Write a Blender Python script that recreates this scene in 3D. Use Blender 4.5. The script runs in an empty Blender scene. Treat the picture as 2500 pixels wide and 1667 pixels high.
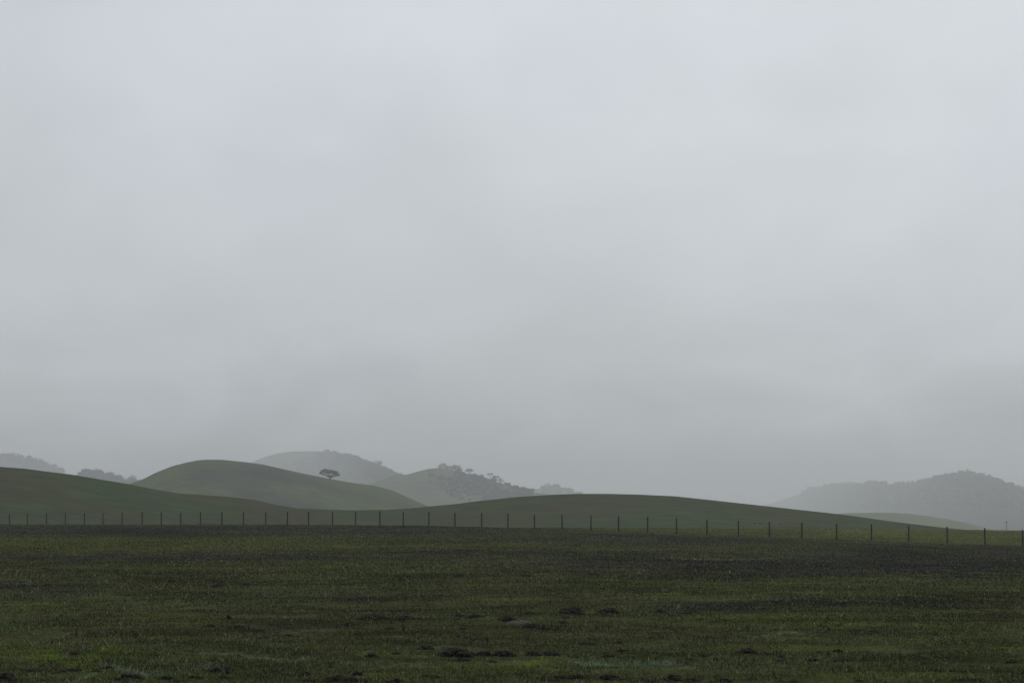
import bpy, math, random
import numpy as np
from mathutils import Vector

# ------------------------------------------------------------------ camera, sky, sun, exposure
sc = bpy.context.scene
COL = sc.collection
F = 70.0 / 36.0 * 2500.0          # focal length in photo pixels
HY, HX, CAMZ = 1275.0, 1250.0, 1.7

cam_d = bpy.data.cameras.new("camera")
cam = bpy.data.objects.new("camera", cam_d)
COL.objects.link(cam)
cam.location = (0, 0, CAMZ)
cam.rotation_euler = (math.radians(90), 0, 0)
cam_d.lens = 70
cam_d.sensor_width = 36
cam_d.shift_y = (HY - 833.5) / 2500.0
cam_d.clip_start = 0.1
cam_d.clip_end = 60000
sc.camera = cam

sc.render.resolution_x, sc.render.resolution_y = 1024, 682
sc.view_settings.view_transform = 'Standard'
sc.view_settings.look = 'None'
sc.view_settings.exposure = 0.0
sc.view_settings.gamma = 1.0
sc.cycles.use_denoising = True
sc.cycles.denoiser = 'OPENIMAGEDENOISE'
sc.cycles.denoising_prefilter = 'ACCURATE'
sc.cycles.denoising_input_passes = 'RGB_ALBEDO_NORMAL'
sc.cycles.volume_bounces = 1
sc.cycles.max_bounces = 6
sc.cycles.use_adaptive_sampling = False

SUN_EL, SUN_AZ = math.radians(48), math.radians(25)      # azimuth clockwise from +Y
sun_d = bpy.data.lights.new("sun", 'SUN')
sun_d.energy = 0.5
sun_d.angle = math.radians(40)
sun_d.color = (1.0, 0.97, 0.93)
sun = bpy.data.objects.new("sun", sun_d)
COL.objects.link(sun)
sdir = Vector((math.sin(SUN_AZ) * math.cos(SUN_EL), math.cos(SUN_AZ) * math.cos(SUN_EL), math.sin(SUN_EL)))
sun.rotation_euler = sdir.to_track_quat('Z', 'Y').to_euler()
sun.location = sdir * 300


def build_world():
    w = bpy.data.worlds.new("World")
    sc.world = w
    w.use_nodes = True
    nt = w.node_tree
    nt.nodes.clear()
    N, L = nt.nodes.new, nt.links.new
    out = N('ShaderNodeOutputWorld')
    # clear sky, almost wholly hidden by the cloud deck
    sky = N('ShaderNodeTexSky')
    sky.sky_type = 'NISHITA'
    sky.sun_disc = False
    sky.sun_elevation = SUN_EL
    sky.sun_rotation = SUN_AZ
    bg1 = N('ShaderNodeBackground')
    bg1.inputs[1].default_value = 0.06
    L(sky.outputs[0], bg1.inputs[0])
    # cloud deck
    tc = N('ShaderNodeTexCoord')
    sep = N('ShaderNodeSeparateXYZ')
    L(tc.outputs['Generated'], sep.inputs[0])
    ramp = N('ShaderNodeValToRGB')
    ramp.color_ramp.interpolation = 'B_SPLINE'
    el = ramp.color_ramp.elements
    el[0].position = 0.0
    el[0].color = (*SKY_LOW, 1)
    el[1].position = 1.0
    el[1].color = (*SKY_ZEN, 1)
    e = el.new(0.10); e.color = (*SKY_MID, 1)
    e = el.new(0.28); e.color = (*SKY_TOP, 1)
    L(sep.outputs[2], ramp.inputs[0])

    def noise(scale, detail, zs, rough=0.5, dist=0.0):
        mp = N('ShaderNodeMapping')
        mp.inputs['Scale'].default_value = (1, 1, zs)
        mp.inputs['Location'].default_value = (3.1, 0.7, 1.9)
        L(tc.outputs['Generated'], mp.inputs[0])
        n = N('ShaderNodeTexNoise')
        n.inputs['Scale'].default_value = scale
        n.inputs['Detail'].default_value = detail
        n.inputs['Roughness'].default_value = rough
        n.inputs['Distortion'].default_value = dist
        L(mp.outputs[0], n.inputs['Vector'])
        return n.outputs[0]

    def math_(op, a, b):
        m = N('ShaderNodeMath'); m.operation = op
        for i, v in enumerate((a, b)):
            if isinstance(v, (int, float)):
                m.inputs[i].default_value = v
            else:
                L(v, m.inputs[i])
        return m.outputs[0]
    n1 = noise(3.0, 3.5, 1.5, 0.5, 0.5)
    n2 = noise(11.0, 4.0, 1.6, 0.5, 0.3)
    f = math_('MULTIPLY', math_('SUBTRACT', n1, 0.5), 0.34)
    g = math_('MULTIPLY', math_('SUBTRACT', n2, 0.5), 0.22)
    lum = math_('ADD', math_('ADD', f, g), 1.0)
    # the deck is thinner towards the hidden sun
    dot = N('ShaderNodeVectorMath'); dot.operation = 'DOT_PRODUCT'
    L(tc.outputs['Generated'], dot.inputs[0])
    dot.inputs[1].default_value = (math.sin(SUN_AZ) * 0.9, 0.35, 0.25)
    glow = math_('MULTIPLY', math_('SUBTRACT', dot.outputs['Value'], 0.42), 0.30)
    lum = math_('ADD', lum, glow)
    n3 = noise(5.0, 2.0, 1.2, 0.5, 0.2)
    tint = N('ShaderNodeMix'); tint.data_type = 'RGBA'
    tr_ = N('ShaderNodeMapRange')
    tr_.inputs['From Min'].default_value = 0.38; tr_.inputs['From Max'].default_value = 0.62
    L(n3, tr_.inputs[0]); L(tr_.outputs[0], tint.inputs[0])
    tint.inputs[6].default_value = (0.99, 1.0, 0.99, 1)
    tint.inputs[7].default_value = (1.0, 0.998, 1.018, 1)
    tm = N('ShaderNodeVectorMath'); tm.operation = 'MULTIPLY'
    L(ramp.outputs[0], tm.inputs[0]); L(tint.outputs[2], tm.inputs[1])
    # brightest part of the overcast, a broad soft lobe above the fog bank
    d2 = N('ShaderNodeVectorMath'); d2.operation = 'DOT_PRODUCT'
    L(tc.outputs['Generated'], d2.inputs[0])
    d2.inputs[1].default_value = Vector((0.075, 0.96, 0.215)).normalized()
    lobe = math_('POWER', math_('MAXIMUM', d2.outputs['Value'], 0.0), 70.0)
    lum = math_('ADD', lum, math_('MULTIPLY', lobe, 0.09))
    # ragged murk in the lowest few degrees
    mr = N('ShaderNodeMapRange'); mr.interpolation_type = 'SMOOTHSTEP'
    mr.inputs['From Min'].default_value = 0.13; mr.inputs['From Max'].default_value = 0.03
    L(sep.outputs[2], mr.inputs[0])
    n4 = noise(9.0, 5.0, 2.2, 0.55, 0.6)
    murk = math_('MULTIPLY', math_('MULTIPLY', math_('SUBTRACT', n4, 0.53), 1.15), mr.outputs[0])
    lum = math_('ADD', lum, murk)
    mul = N('ShaderNodeVectorMath'); mul.operation = 'SCALE'
    L(tm.outputs[0], mul.inputs[0]); L(lum, mul.inputs['Scale'])
    bg2 = N('ShaderNodeBackground')
    L(mul.outputs[0], bg2.inputs[0])
    mix = N('ShaderNodeMixShader')
    mix.inputs[0].default_value = 0.95
    L(bg1.outputs[0], mix.inputs[1]); L(bg2.outputs[0], mix.inputs[2])
    L(mix.outputs[0], out.inputs[0])


SKY_LOW = (0.54, 0.570, 0.595)
SKY_MID = (0.71, 0.742, 0.780)
SKY_TOP = (0.70, 0.725, 0.772)
SKY_ZEN = (0.86, 0.89, 0.94)
build_world()
HAZE_DENSITY = 0.0003

# ------------------------------------------------------------------ helpers
rng = np.random.default_rng(7)
random.seed(7)


def hash2(ix, iy, seed):
    h = (ix.astype(np.int64) * 374761393 + iy.astype(np.int64) * 668265263 + seed * 974711) & 0xffffffff
    h = ((h ^ (h >> 13)) * 1274126177) & 0xffffffff
    h = (h ^ (h >> 16)) & 0xffffffff
    return h / 4294967295.0


def vnoise(x, y, seed=0):
    x = np.asarray(x, float); y = np.asarray(y, float)
    ix = np.floor(x); iy = np.floor(y)
    fx = x - ix; fy = y - iy
    fx = fx * fx * (3 - 2 * fx); fy = fy * fy * (3 - 2 * fy)
    a = hash2(ix, iy, seed); b = hash2(ix + 1, iy, seed)
    c = hash2(ix, iy + 1, seed); d = hash2(ix + 1, iy + 1, seed)
    return (a * (1 - fx) + b * fx) * (1 - fy) + (c * (1 - fx) + d * fx) * fy - 0.5


def fbm(x, y, seed=0, octv=4):
    s = 0; a = 1.0; n = 0
    for o in range(octv):
        s = s + a * vnoise(x * 2 ** o + 17.3 * o, y * 2 ** o - 9.1 * o, seed + o)
        n += a; a *= 0.5
    return s / n * 1.6


def sm(a, b, v):
    t = np.clip((v - a) / (b - a), 0, 1)
    return t * t * (3 - 2 * t)


def tag(o, label=None, cat=None, group=None, kind=None):
    if label: o['label'] = label
    if cat: o['category'] = cat
    if group: o['group'] = group
    if kind: o['kind'] = kind
    return o


def mesh_obj(name, verts, faces, mat, parent=None, smooth=False, colors=None):
    """verts (n,3) array, faces: (m,k) array or list of such arrays"""
    me = bpy.data.meshes.new(name)
    verts = np.asarray(verts, np.float32)
    if isinstance(faces, np.ndarray):
        faces = [faces]
    loops = np.concatenate([f.ravel() for f in faces]).astype(np.int32)
    tot = np.concatenate([np.full(len(f), f.shape[1], np.int32) for f in faces])
    start = np.concatenate([[0], np.cumsum(tot)[:-1]]).astype(np.int32)
    me.vertices.add(len(verts)); me.vertices.foreach_set('co', verts.ravel())
    me.loops.add(len(loops)); me.loops.foreach_set('vertex_index', loops)
    me.polygons.add(len(tot))
    me.polygons.foreach_set('loop_start', start)
    me.polygons.foreach_set('loop_total', tot)
    if smooth:
        me.polygons.foreach_set('use_smooth', np.ones(len(tot), bool))
    if colors is not None:
        at = me.color_attributes.new('cover', 'FLOAT_COLOR', 'POINT')
        c = np.ones((len(verts), 4), np.float32); c[:, :3] = colors
        at.data.foreach_set('color', c.ravel())
    me.update(calc_edges=True)
    me.validate()
    me.materials.append(mat)
    o = bpy.data.objects.new(name, me)
    COL.objects.link(o)
    if parent is not None:
        o.parent = parent
    return o


def grid_faces(nr, nc):
    i = np.arange(nr - 1)[:, None] * nc + np.arange(nc - 1)[None, :]
    return np.stack([i, i + 1, i + nc + 1, i + nc], -1).reshape(-1, 4)


class Mat:
    """small helper for node materials"""
    def __init__(self, name, rough=0.9, spec=0.25):
        self.m = bpy.data.materials.new(name)
        self.m.use_nodes = True
        self.nt = self.m.node_tree
        self.b = self.nt.nodes['Principled BSDF']
        self.b.inputs['Roughness'].default_value = rough
        self.b.inputs['Specular IOR Level'].default_value = spec

    def n(self, t, **kw):
        nd = self.nt.nodes.new(t)
        for k, v in kw.items():
            setattr(nd, k, v)
        return nd

    def l(self, a, b):
        self.nt.links.new(a, b)

    def noise(self, scale, detail=4, stretch=(1, 1, 1), rough=0.55):
        tc = self.n('ShaderNodeNewGeometry')
        mp = self.n('ShaderNodeMapping')
        mp.inputs['Scale'].default_value = stretch
        self.l(tc.outputs['Position'], mp.inputs[0])
        nz = self.n('ShaderNodeTexNoise')
        nz.inputs['Scale'].default_value = scale
        nz.inputs['Detail'].default_value = detail
        nz.inputs['Roughness'].default_value = rough
        self.l(mp.outputs[0], nz.inputs['Vector'])
        return nz.outputs[0]

    def ramp(self, fac, stops):
        r = self.n('ShaderNodeValToRGB')
        el = r.color_ramp.elements
        el[0].position, el[0].color = stops[0][0], (*stops[0][1], 1)
        el[1].position, el[1].color = stops[-1][0], (*stops[-1][1], 1)
        for p, c in stops[1:-1]:
            e = el.new(p); e.color = (*c, 1)
        self.l(fac, r.inputs[0])
        return r.outputs[0]

    def mixc(self, fac, a, b, blend='MIX'):
        m = self.n('ShaderNodeMix', data_type='RGBA', blend_type=blend)
        for sock, v in ((m.inputs[0], fac), (m.inputs[6], a), (m.inputs[7], b)):
            if isinstance(v, (int, float)):
                sock.default_value = v
            elif isinstance(v, tuple):
                sock.default_value = (*v, 1)
            else:
                self.l(v, sock)
        return m.outputs[2]

    def base(self, c):
        if isinstance(c, tuple):
            self.b.inputs['Base Color'].default_value = (*c, 1)
        else:
            self.l(c, self.b.inputs['Base Color'])

    def bump(self, h, strength, dist):
        b = self.n('ShaderNodeBump')
        b.inputs['Strength'].default_value = strength
        b.inputs['Distance'].default_value = dist
        self.l(h, b.inputs['Height'])
        self.l(b.outputs[0], self.b.inputs['Normal'])


# ------------------------------------------------------------------ materials
def m_field():
    M = Mat('field_soil_and_turf', 1.0, 0.0)
    at = M.n('ShaderNodeAttribute', attribute_name='cover')
    fine = M.noise(9.0, 6, (1, 1, 1), 0.7)
    mid = M.noise(1.1, 5, (1, 1, 1), 0.6)
    c = M.mixc(1.0, at.outputs['Color'], M.ramp(fine, [(0.25, (0.35, 0.35, 0.35)), (0.75, (1.5, 1.5, 1.5))]), 'MULTIPLY')
    c = M.mixc(1.0, c, M.ramp(mid, [(0.3, (0.72, 0.70, 0.70)), (0.7, (1.25, 1.27, 1.2))]), 'MULTIPLY')
    M.base(c)
    M.bump(fine, 0.8, 0.03)
    return M.m


def m_grass():
    M = Mat('grass_blades', 0.9, 0.06)
    at = M.n('ShaderNodeAttribute', attribute_name='cover')
    M.base(at.outputs['Color'])
    return M.m


def m_hill(name, green, olive, brown, scale=0.02, fine=0.5):
    M = Mat(name, 1.0, 0.0)
    big = M.noise(scale, 4, (1, 1, 1), 0.5)
    med = M.noise(scale * 7, 6, (0.7, 1, 1), 0.65)
    fn = M.noise(fine, 5, (0.16, 1, 1), 0.7)
    c = M.ramp(big, [(0.33, green), (0.5, olive), (0.68, brown)])
    c = M.mixc(1.0, c, M.ramp(med, [(0.3, (0.75, 0.76, 0.78)), (0.7, (1.22, 1.2, 1.15))]), 'MULTIPLY')
    c = M.mixc(1.0, c, M.ramp(fn, [(0.3, (0.58, 0.58, 0.58)), (0.7, (1.42, 1.42, 1.42))]), 'MULTIPLY')
    M.base(c)
    M.bump(fn, 0.6, 0.5)
    return M.m


def m_simple(name, a, b, scale, rough=0.9, bump=0.0, spec=0.2, stretch=(1, 1, 1)):
    M = Mat(name, rough, spec)
    nz = M.noise(scale, 5, stretch, 0.6)
    M.base(M.ramp(nz, [(0.3, a), (0.7, b)]))
    if bump:
        M.bump(nz, 0.7, bump)
    return M.m


MAT = dict(
    field=m_field(),
    grass=m_grass(),
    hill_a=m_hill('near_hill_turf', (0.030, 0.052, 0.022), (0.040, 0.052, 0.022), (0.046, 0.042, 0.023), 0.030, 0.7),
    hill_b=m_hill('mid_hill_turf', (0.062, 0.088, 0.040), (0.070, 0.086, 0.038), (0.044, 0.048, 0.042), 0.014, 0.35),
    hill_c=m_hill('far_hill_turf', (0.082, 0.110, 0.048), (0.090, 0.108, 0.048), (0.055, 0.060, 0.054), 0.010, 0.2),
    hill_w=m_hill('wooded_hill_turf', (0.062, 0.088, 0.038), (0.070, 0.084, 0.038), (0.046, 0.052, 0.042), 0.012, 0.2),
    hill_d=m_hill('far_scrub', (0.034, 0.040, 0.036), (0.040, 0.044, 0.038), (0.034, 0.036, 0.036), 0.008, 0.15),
    leaf=m_simple('oak_leaves', (0.012, 0.015, 0.011), (0.028, 0.034, 0.021), 1.2, 0.8),
    scrub=m_simple('far_oak_leaves', (0.032, 0.038, 0.032), (0.050, 0.058, 0.048), 0.3, 0.9, 0.0, 0.0),
    bark=m_simple('oak_bark', (0.022, 0.020, 0.018), (0.05, 0.045, 0.04), 3.0, 0.9, 0.05),
    post=m_simple('weathered_dark_wood', (0.005, 0.005, 0.006), (0.016, 0.015, 0.015), 9.0, 0.9, 0.01, 0.05, (4, 4, 0.4)),
    pole=m_simple('creosoted_wood', (0.02, 0.02, 0.02), (0.045, 0.042, 0.038), 4.0, 0.9, 0.01),
    glass=m_simple('brown_porcelain', (0.05, 0.03, 0.02), (0.08, 0.05, 0.03), 9.0, 0.3),
    soil=m_simple('dark_damp_soil', (0.006, 0.0055, 0.0042), (0.028, 0.024, 0.016), 14.0, 0.95, 0.03, 0.15),
    palesoil=m_simple('pale_dry_soil', (0.050, 0.042, 0.030), (0.085, 0.072, 0.053), 16.0, 0.95, 0.03, 0.15),
    weed=m_simple('dry_weed', (0.014, 0.015, 0.010), (0.035, 0.036, 0.022), 30.0, 0.8),
    dock=m_simple('red_dock_seed', (0.045, 0.010, 0.008), (0.09, 0.018, 0.012), 40.0, 0.8),
    bird=m_simple('black_feathers', (0.008, 0.008, 0.009), (0.018, 0.018, 0.019), 20.0, 0.6),
)

# ------------------------------------------------------------------ fence line, from the photo's post positions
POSTS = [  # x, top y, base y
    (22.9, 1255, 1280.5), (66.9, 1254.1, 1281), (113.2, 1252.2, 1281), (159.2, 1252, 1281), (206, 1252, 1281), (251.2, 1251.4, 1281),
    (298.5, 1250.9, 1281), (347, 1250.6, 1281), (394, 1250, 1281), (441.6, 1250, 1281), (489.8, 1250, 1281), (542, 1250, 1281.5),
    (594.3, 1250, 1281.5), (649, 1250, 1281.5), (701.6, 1250, 1281.5), (753.3, 1249, 1282), (811.8, 1248.7, 1282), (868.2, 1248.7, 1282.5),
    (927.5, 1248, 1283), (984.6, 1248.7, 1283), (1047, 1249.3, 1283.5), (1111, 1250.9, 1286), (1176, 1252, 1286), (1240, 1253.3, 1289),
    (1305, 1255, 1291), (1372.5, 1256, 1292), (1443, 1258, 1294), (1510, 1259.6, 1297), (1581, 1261.5, 1299), (1652, 1264, 1303),
    (1726, 1267.8, 1307), (1803, 1271.3, 1309), (1878.5, 1273.7, 1312), (1958, 1275.6, 1314.5), (2043, 1278, 1317), (2128, 1279.5, 1320),
    (2219, 1282, 1323.5), (2313, 1285.7, 1327), (2405, 1288.7, 1329), (2497, 1293, 1331.5)]
P = np.array(POSTS)
_i0, _i1 = 1 / 244.0, 1 / 166.0


def fence_Y(x):
    t = (x - 22.9) / (2497 - 22.9)
    return 1 / (_i0 + (_i1 - _i0) * t)


_xs = np.array([-200, 22.9, 700, 950, 1240, 1860, 2160, 2500, 2700], float)
_cy = np.array([1279.5, 1279.8, 1280.2, 1282.8, 1287.5, 1288, 1291, 1295, 1297], float)     # field's far edge in the photo
_cd = np.array([6, 6, 7, 14, 26, 80, 115, 140, 150], float)                               # how far it lies beyond the fence


def field_z(X, Yv):
    """height of the field at world X, Y (vectorised)"""
    X = np.asarray(X, float); Yv = np.asarray(Yv, float)
    r = np.hypot(X, Yv)
    az = np.clip(np.arctan2(X, Yv), -0.27, 0.27)
    x = HX + F * np.tan(az)
    D = np.where(np.abs(np.arctan2(X, Yv)) < 0.27, Yv, r * np.cos(0.27))
    D = np.maximum(D, 0.1)
    Yf = fence_Y(np.clip(x, -200, 2700))
    zf = CAMZ - (np.interp(x, P[:, 0], P[:, 2]) - HY) * Yf / F
    Yk = Yf + np.interp(x, _xs, _cd)
    zk = CAMZ - (np.interp(x, _xs, _cy) - HY) * Yk / F
    z1 = zf * sm(0, 1, np.clip((D - 30) / (Yf - 30), 0, 1) ** 0.9)
    z2 = zf + (zk - zf) * sm(0, 1, (D - Yf) / (Yk - Yf))
    z3 = zk - (zk + 9.0) * sm(0, 1, (D - Yk) / 170.0)
    z = np.where(D < Yf, z1, np.where(D < Yk, z2, z3))
    far = sm(20, 60, r)
    z = z + 0.10 * fbm(X / 14, Yv / 14, 3, 3) * far * (1 - sm(150, 170, r) * 0.4) * (1 - sm(0, 40, D - Yk))
    z = z + (0.055 * fbm(X / 1.9, Yv / 1.1, 11, 3) + 0.03 * fbm(X / 0.45, Yv / 0.35, 21, 3)) * (1 - 0.6 * sm(70, 130, r)) * (1 - sm(130, 170, r))
    return z


MOUNDS = [  # x, base y, width, height in photo pixels
    (531, 1433, 29, 8), (600, 1428, 36, 5), (558, 1510, 12, 8), (513, 1530, 22, 6), (582, 1531, 25, 6), (629, 1541, 36, 5), (705, 1553, 18, 6), (728, 1554, 14, 4),
    (179, 1597, 26, 8), (177, 1611, 18, 5), (358, 1620, 18, 5), (260, 1632, 28, 8), (235, 1639, 22, 5), (76, 1639, 44, 6), (173, 1638, 54, 7), (531, 1638, 44, 9),
    (672, 1640, 22, 6), (10, 1662, 40, 20), (314, 1661, 56, 17), (405, 1658, 34, 10), (473, 1655, 32, 9), (546, 1656, 30, 9), (643, 1655, 24, 6), (744, 1647, 34, 8),
    (752, 1664, 42, 8), (824, 1663, 48, 18), (426, 1664, 36, 6), (744, 1598, 34, 5), (806, 1620, 18, 4), (656, 1616, 20, 4),
    (908, 1504, 34, 7), (894, 1510, 36, 6), (933, 1512, 40, 8), (991, 1512, 44, 10), (1022, 1512, 14, 6), (1058, 1513, 10, 4), (1121, 1504, 22, 7), (1161, 1507, 40, 9),
    (854, 1526, 22, 7), (955, 1536, 22, 6), (1129, 1536, 22, 5), (1240, 1516, 46, 13), (1297, 1532, 34, 11), (1335, 1537, 30, 9), (1295, 1498, 34, 4),
    (1396, 1498, 58, 16), (1490, 1497, 42, 15), (1613, 1494, 28, 7), (1385, 1510, 24, 5), (1375, 1521, 24, 6), (1159, 1563, 22, 6), (876, 1549, 26, 4),
    (1038, 1585, 38, 10), (908, 1604, 32, 10), (966, 1597, 14, 7), (1114, 1602, 78, 20), (1179, 1601, 46, 14), (1230, 1602, 56, 14), (1302, 1599, 26, 13), (1345, 1601, 48, 13),
    (1393, 1602, 30, 6), (1129, 1613, 40, 8), (1201, 1616, 26, 5), (1006, 1614, 40, 5), (872, 1649, 28, 11), (855, 1665, 62, 12), (970, 1666, 42, 9), (1049, 1653, 50, 6),
    (1367, 1655, 40, 8), (1342, 1663, 56, 6), (1407, 1655, 40, 10), (1490, 1660, 56, 15), (1588, 1664, 38, 8), (1644, 1661, 34, 14), (1490, 1604, 40, 7), (1598, 1597, 24, 8),
    (1519, 1590, 24, 6), (1512, 1570, 22, 5), (1432, 1572, 46, 5), (1284, 1407, 24, 6), (1121, 1408, 30, 7), (1450, 1402, 22, 5),
    (1679, 1498, 26, 6), (1827, 1594, 44, 13), (1878, 1597, 34, 4), (2004, 1593, 24, 6), (2046, 1592, 16, 9), (1907, 1606, 18, 8), (1903, 1614, 16, 5), (1988, 1614, 28, 9),
    (2067, 1613, 22, 8), (2040, 1614, 12, 5), (2129, 1613, 20, 4), (1719, 1603, 18, 6), (1747, 1612, 16, 8), (1682, 1612, 20, 7), (1799, 1622, 14, 5), (1769, 1665, 34, 11),
    (1693, 1665, 40, 9), (1654, 1655, 14, 9), (1834, 1659, 22, 6), (1892, 1657, 12, 5), (1935, 1665, 40, 5), (2098, 1664, 22, 6), (2257, 1595, 30, 4), (2469, 1618, 22, 9),
    (2387, 1661, 26, 6), (2351, 1661, 22, 5), (1935, 1408, 12, 3), (1708, 1436, 14, 4), (2156, 1598, 14, 5)]
SPECIAL = {
    (531, 1433): "small dark clod of earth standing alone far out in the left part of the field",
    (10, 1662): "broken dark clods of earth in the bottom left corner of the field",
    (314, 1661): "wide ragged heap of dark clods at the bottom edge below the pale dewy strip",
    (824, 1663): "tall dark heap of earth at the bottom edge, left of the middle",
    (1240, 1516): "dark humped clod right behind the pale bare soil mound",
    (1297, 1532): "dark crumbly clod just to the right of the pale bare soil mound",
    (1396, 1498): "broad low dark mound of earth, larger of the two mounds beyond the pale soil",
    (1490, 1497): "rounded dark mound of earth, right one of the two mounds beyond the pale soil",
    (1114, 1602): "largest dark heap of earth, left end of the long broken row of clods",
    (1345, 1601): "dark reddish brown clod at the right end of the long broken row of clods",
    (1490, 1660): "wide dark heap of earth at the bottom edge, right of the middle",
    (1827, 1594): "ragged dark clod, largest in the right half of the grass",
    (1038, 1585): "low dark mound on a pale patch behind the left end of the long row",
    (1769, 1665): "pointed dark clod at the very bottom edge in the right half",
}


def ground_point(x, y):
    """world point on the field seen at photo pixel x, y"""
    u = (x - HX) / F
    d = np.concatenate([np.arange(12, 120, 0.04), np.arange(120, 400, 0.25)])
    z = field_z(u * d, d)
    py = HY + (CAMZ - z) * F / d
    k = np.argmax(py <= y)
    return u * d[k], d[k], z[k]


MP = []
for (x, y, w, h) in MOUNDS:
    X_, Y_, Z_ = ground_point(x, y)
    MP.append((X_, Y_, Z_, 1.1 * w * Y_ / F, 1.12 * h * Y_ / F))


GREEN = np.array([0.050, 0.060, 0.024])
OLIVE = np.array([0.057, 0.062, 0.020])
BROWN = np.array([0.048, 0.047, 0.023])
DARK = np.array([0.033, 0.033, 0.028])
LUSH = np.array([0.060, 0.080, 0.016])
DEWY = np.array([0.092, 0.118, 0.072])
YELLOW = np.array([0.084, 0.098, 0.028])
# patches of ground cover, by where they lie on the field: (x, y, rx, ry, colour, weight)
PATCH = [
    (500, 1294, 900, 12, DARK, 1.0), (1500, 1318, 420, 12, DARK, 0.8), (2350, 1342, 400, 9, DARK, 0.6),
    (350, 1328, 520, 16, OLIVE, 1.0), (150, 1338, 260, 10, YELLOW, 0.5), (1150, 1330, 300, 8, OLIVE, 0.6),
    (400, 1361, 600, 9, DARK, 0.9), (1300, 1348, 500, 9, DARK, 0.5), (2000, 1378, 800, 32, DARK, 1.0), (1500, 1395, 300, 8, BROWN, 0.6),
    (1500, 1340, 500, 4, YELLOW, 0.35), (1800, 1363, 260, 2.5, YELLOW, 0.6), (2250, 1418, 260, 4, YELLOW, 0.4),
    (700, 1392, 350, 9, OLIVE, 0.6), (330, 1393, 180, 4, GREEN, 0.9), (60, 1440, 160, 18, DARK, 0.8),
    (1900, 1440, 350, 10, OLIVE, 0.5), (2100, 1470, 450, 9, DARK, 0.8), (1750, 1480, 200, 12, DARK, 0.7),
    (1560, 1430, 220, 14, GREEN, 0.6), (850, 1450, 260, 12, DARK, 0.4), (400, 1510, 420, 22, BROWN, 0.9),
    (720, 1500, 200, 8, BROWN, 0.7), (1000, 1478, 380, 12, BROWN, 0.5), (2100, 1515, 500, 14, OLIVE, 0.6),
    (1330, 1505, 150, 9, GREEN, 1.0), (1300, 1512, 60, 6, LUSH, 0.5), (1500, 1545, 300, 14, BROWN, 0.7),
    (300, 1560, 500, 14, BROWN, 0.7), (170, 1600, 230, 13, LUSH, 1.0), (600, 1609, 220, 4, DEWY, 0.9),
    (330, 1643, 200, 6, DEWY, 0.9), (1530, 1617, 200, 7, DEWY, 0.8), (1290, 1621, 110, 8, LUSH, 1.0),
    (1010, 1577, 160, 5, DEWY, 0.6), (2240, 1601, 110, 3, DEWY, 0.8), (1900, 1552, 100, 2.5, DEWY, 0.7),
    (1750, 1638, 140, 3, DEWY, 0.5), (700, 1535, 130, 7, DEWY, 0.5), (640, 1570, 120, 6, DEWY, 0.4),
    (900, 1640, 260, 14, GREEN, 0.8), (2000, 1640, 500, 20, GREEN, 0.8), (1300, 1650, 300, 12, GREEN, 0.8),
]


def cover(X, Yv):
    """ground-cover colour at world X, Y"""
    X = np.asarray(X, float); Yv = np.asarray(Yv, float)
    r = np.hypot(X, Yv)
    Ys = np.maximum(Yv, 6.0)
    z = np.interp(Ys, [0, 40, 160, 240], [0, 0, .5, .9])
    x = HX + F * X / Ys
    zz = field_z(X, Yv)
    y = HY + (CAMZ - zz) * F / Ys
    wx = 90 * fbm(X / (Ys * 0.03), Yv / (Ys * 0.12), 51, 4)
    wy = (y - 1268) * 0.09 * fbm(X / (Ys * 0.02), Yv / (Ys * 0.10), 61, 4)
    xx = x + wx; yy = y + wy
    n = fbm(X / 5.0, Yv / 7.0, 31, 5)
    t = sm(-0.25, 0.25, n)
    c = BROWN * (1 - t)[..., None] + GREEN * t[..., None]
    up = sm(1540, 1620, yy)[..., None]
    c = c * (1 - up) + (0.35 * c + 0.65 * GREEN) * up
    for (px, py, rx, ry, colr, wgt) in PATCH:
        q = ((xx - px) / rx) ** 2 + ((yy - py) / ry) ** 2
        k = (wgt * np.exp(-q * q))[..., None]
        c = c * (1 - k) + colr * k
    # yellow-green grass beyond the right-hand half of the fence
    Yf = fence_Y(np.clip(x, -200, 2700))
    k = sm(-6, 6, Yv - Yf + 12 * n) * sm(1000, 1400, x)
    c = c * (1 - k)[..., None] + (YELLOW * 0.85) * k[..., None]
    # fine streaks of paler and browner turf
    s = fbm(X / (0.045 * Ys + 0.5), Yv / (0.010 * Ys + 0.22), 71, 4) * 0.75 + fbm(X / (0.10 * Ys + 0.5), Yv / (0.05 * Ys + 0.5), 75, 3) * 0.35
    c = c * np.clip(1 + 1.0 * s, 0.3, 2.2)[..., None]
    for (mx, my, mz, mw, mh) in MP:      # trampled dark soil round the clods
        if my > 75: continue
        q = ((X - mx) / (mw * 0.85)) ** 2 + ((Yv - my - mw * .2) / (mw * 1.0)) ** 2
        near_ = q < 6
        if near_.any():
            kk = np.zeros_like(X)
            kk[near_] = np.exp(-q[near_]) * np.clip(0.6 + 2.2 * fbm(X[near_] / 0.09, Yv[near_] / 0.09, 83, 2), 0, 1)
            c = np.where(near_[..., None], c * (1 - kk)[..., None] + np.array([0.018, 0.016, 0.010]) * kk[..., None], c)
    m = sm(0.12, 0.3, fbm(X / 1.3, Yv / 0.9, 81, 4))[..., None] * 0.5
    c = c * (1 - m) + YELLOW * 0.8 * m
    return np.clip(c, 0.006, 0.4)


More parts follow.
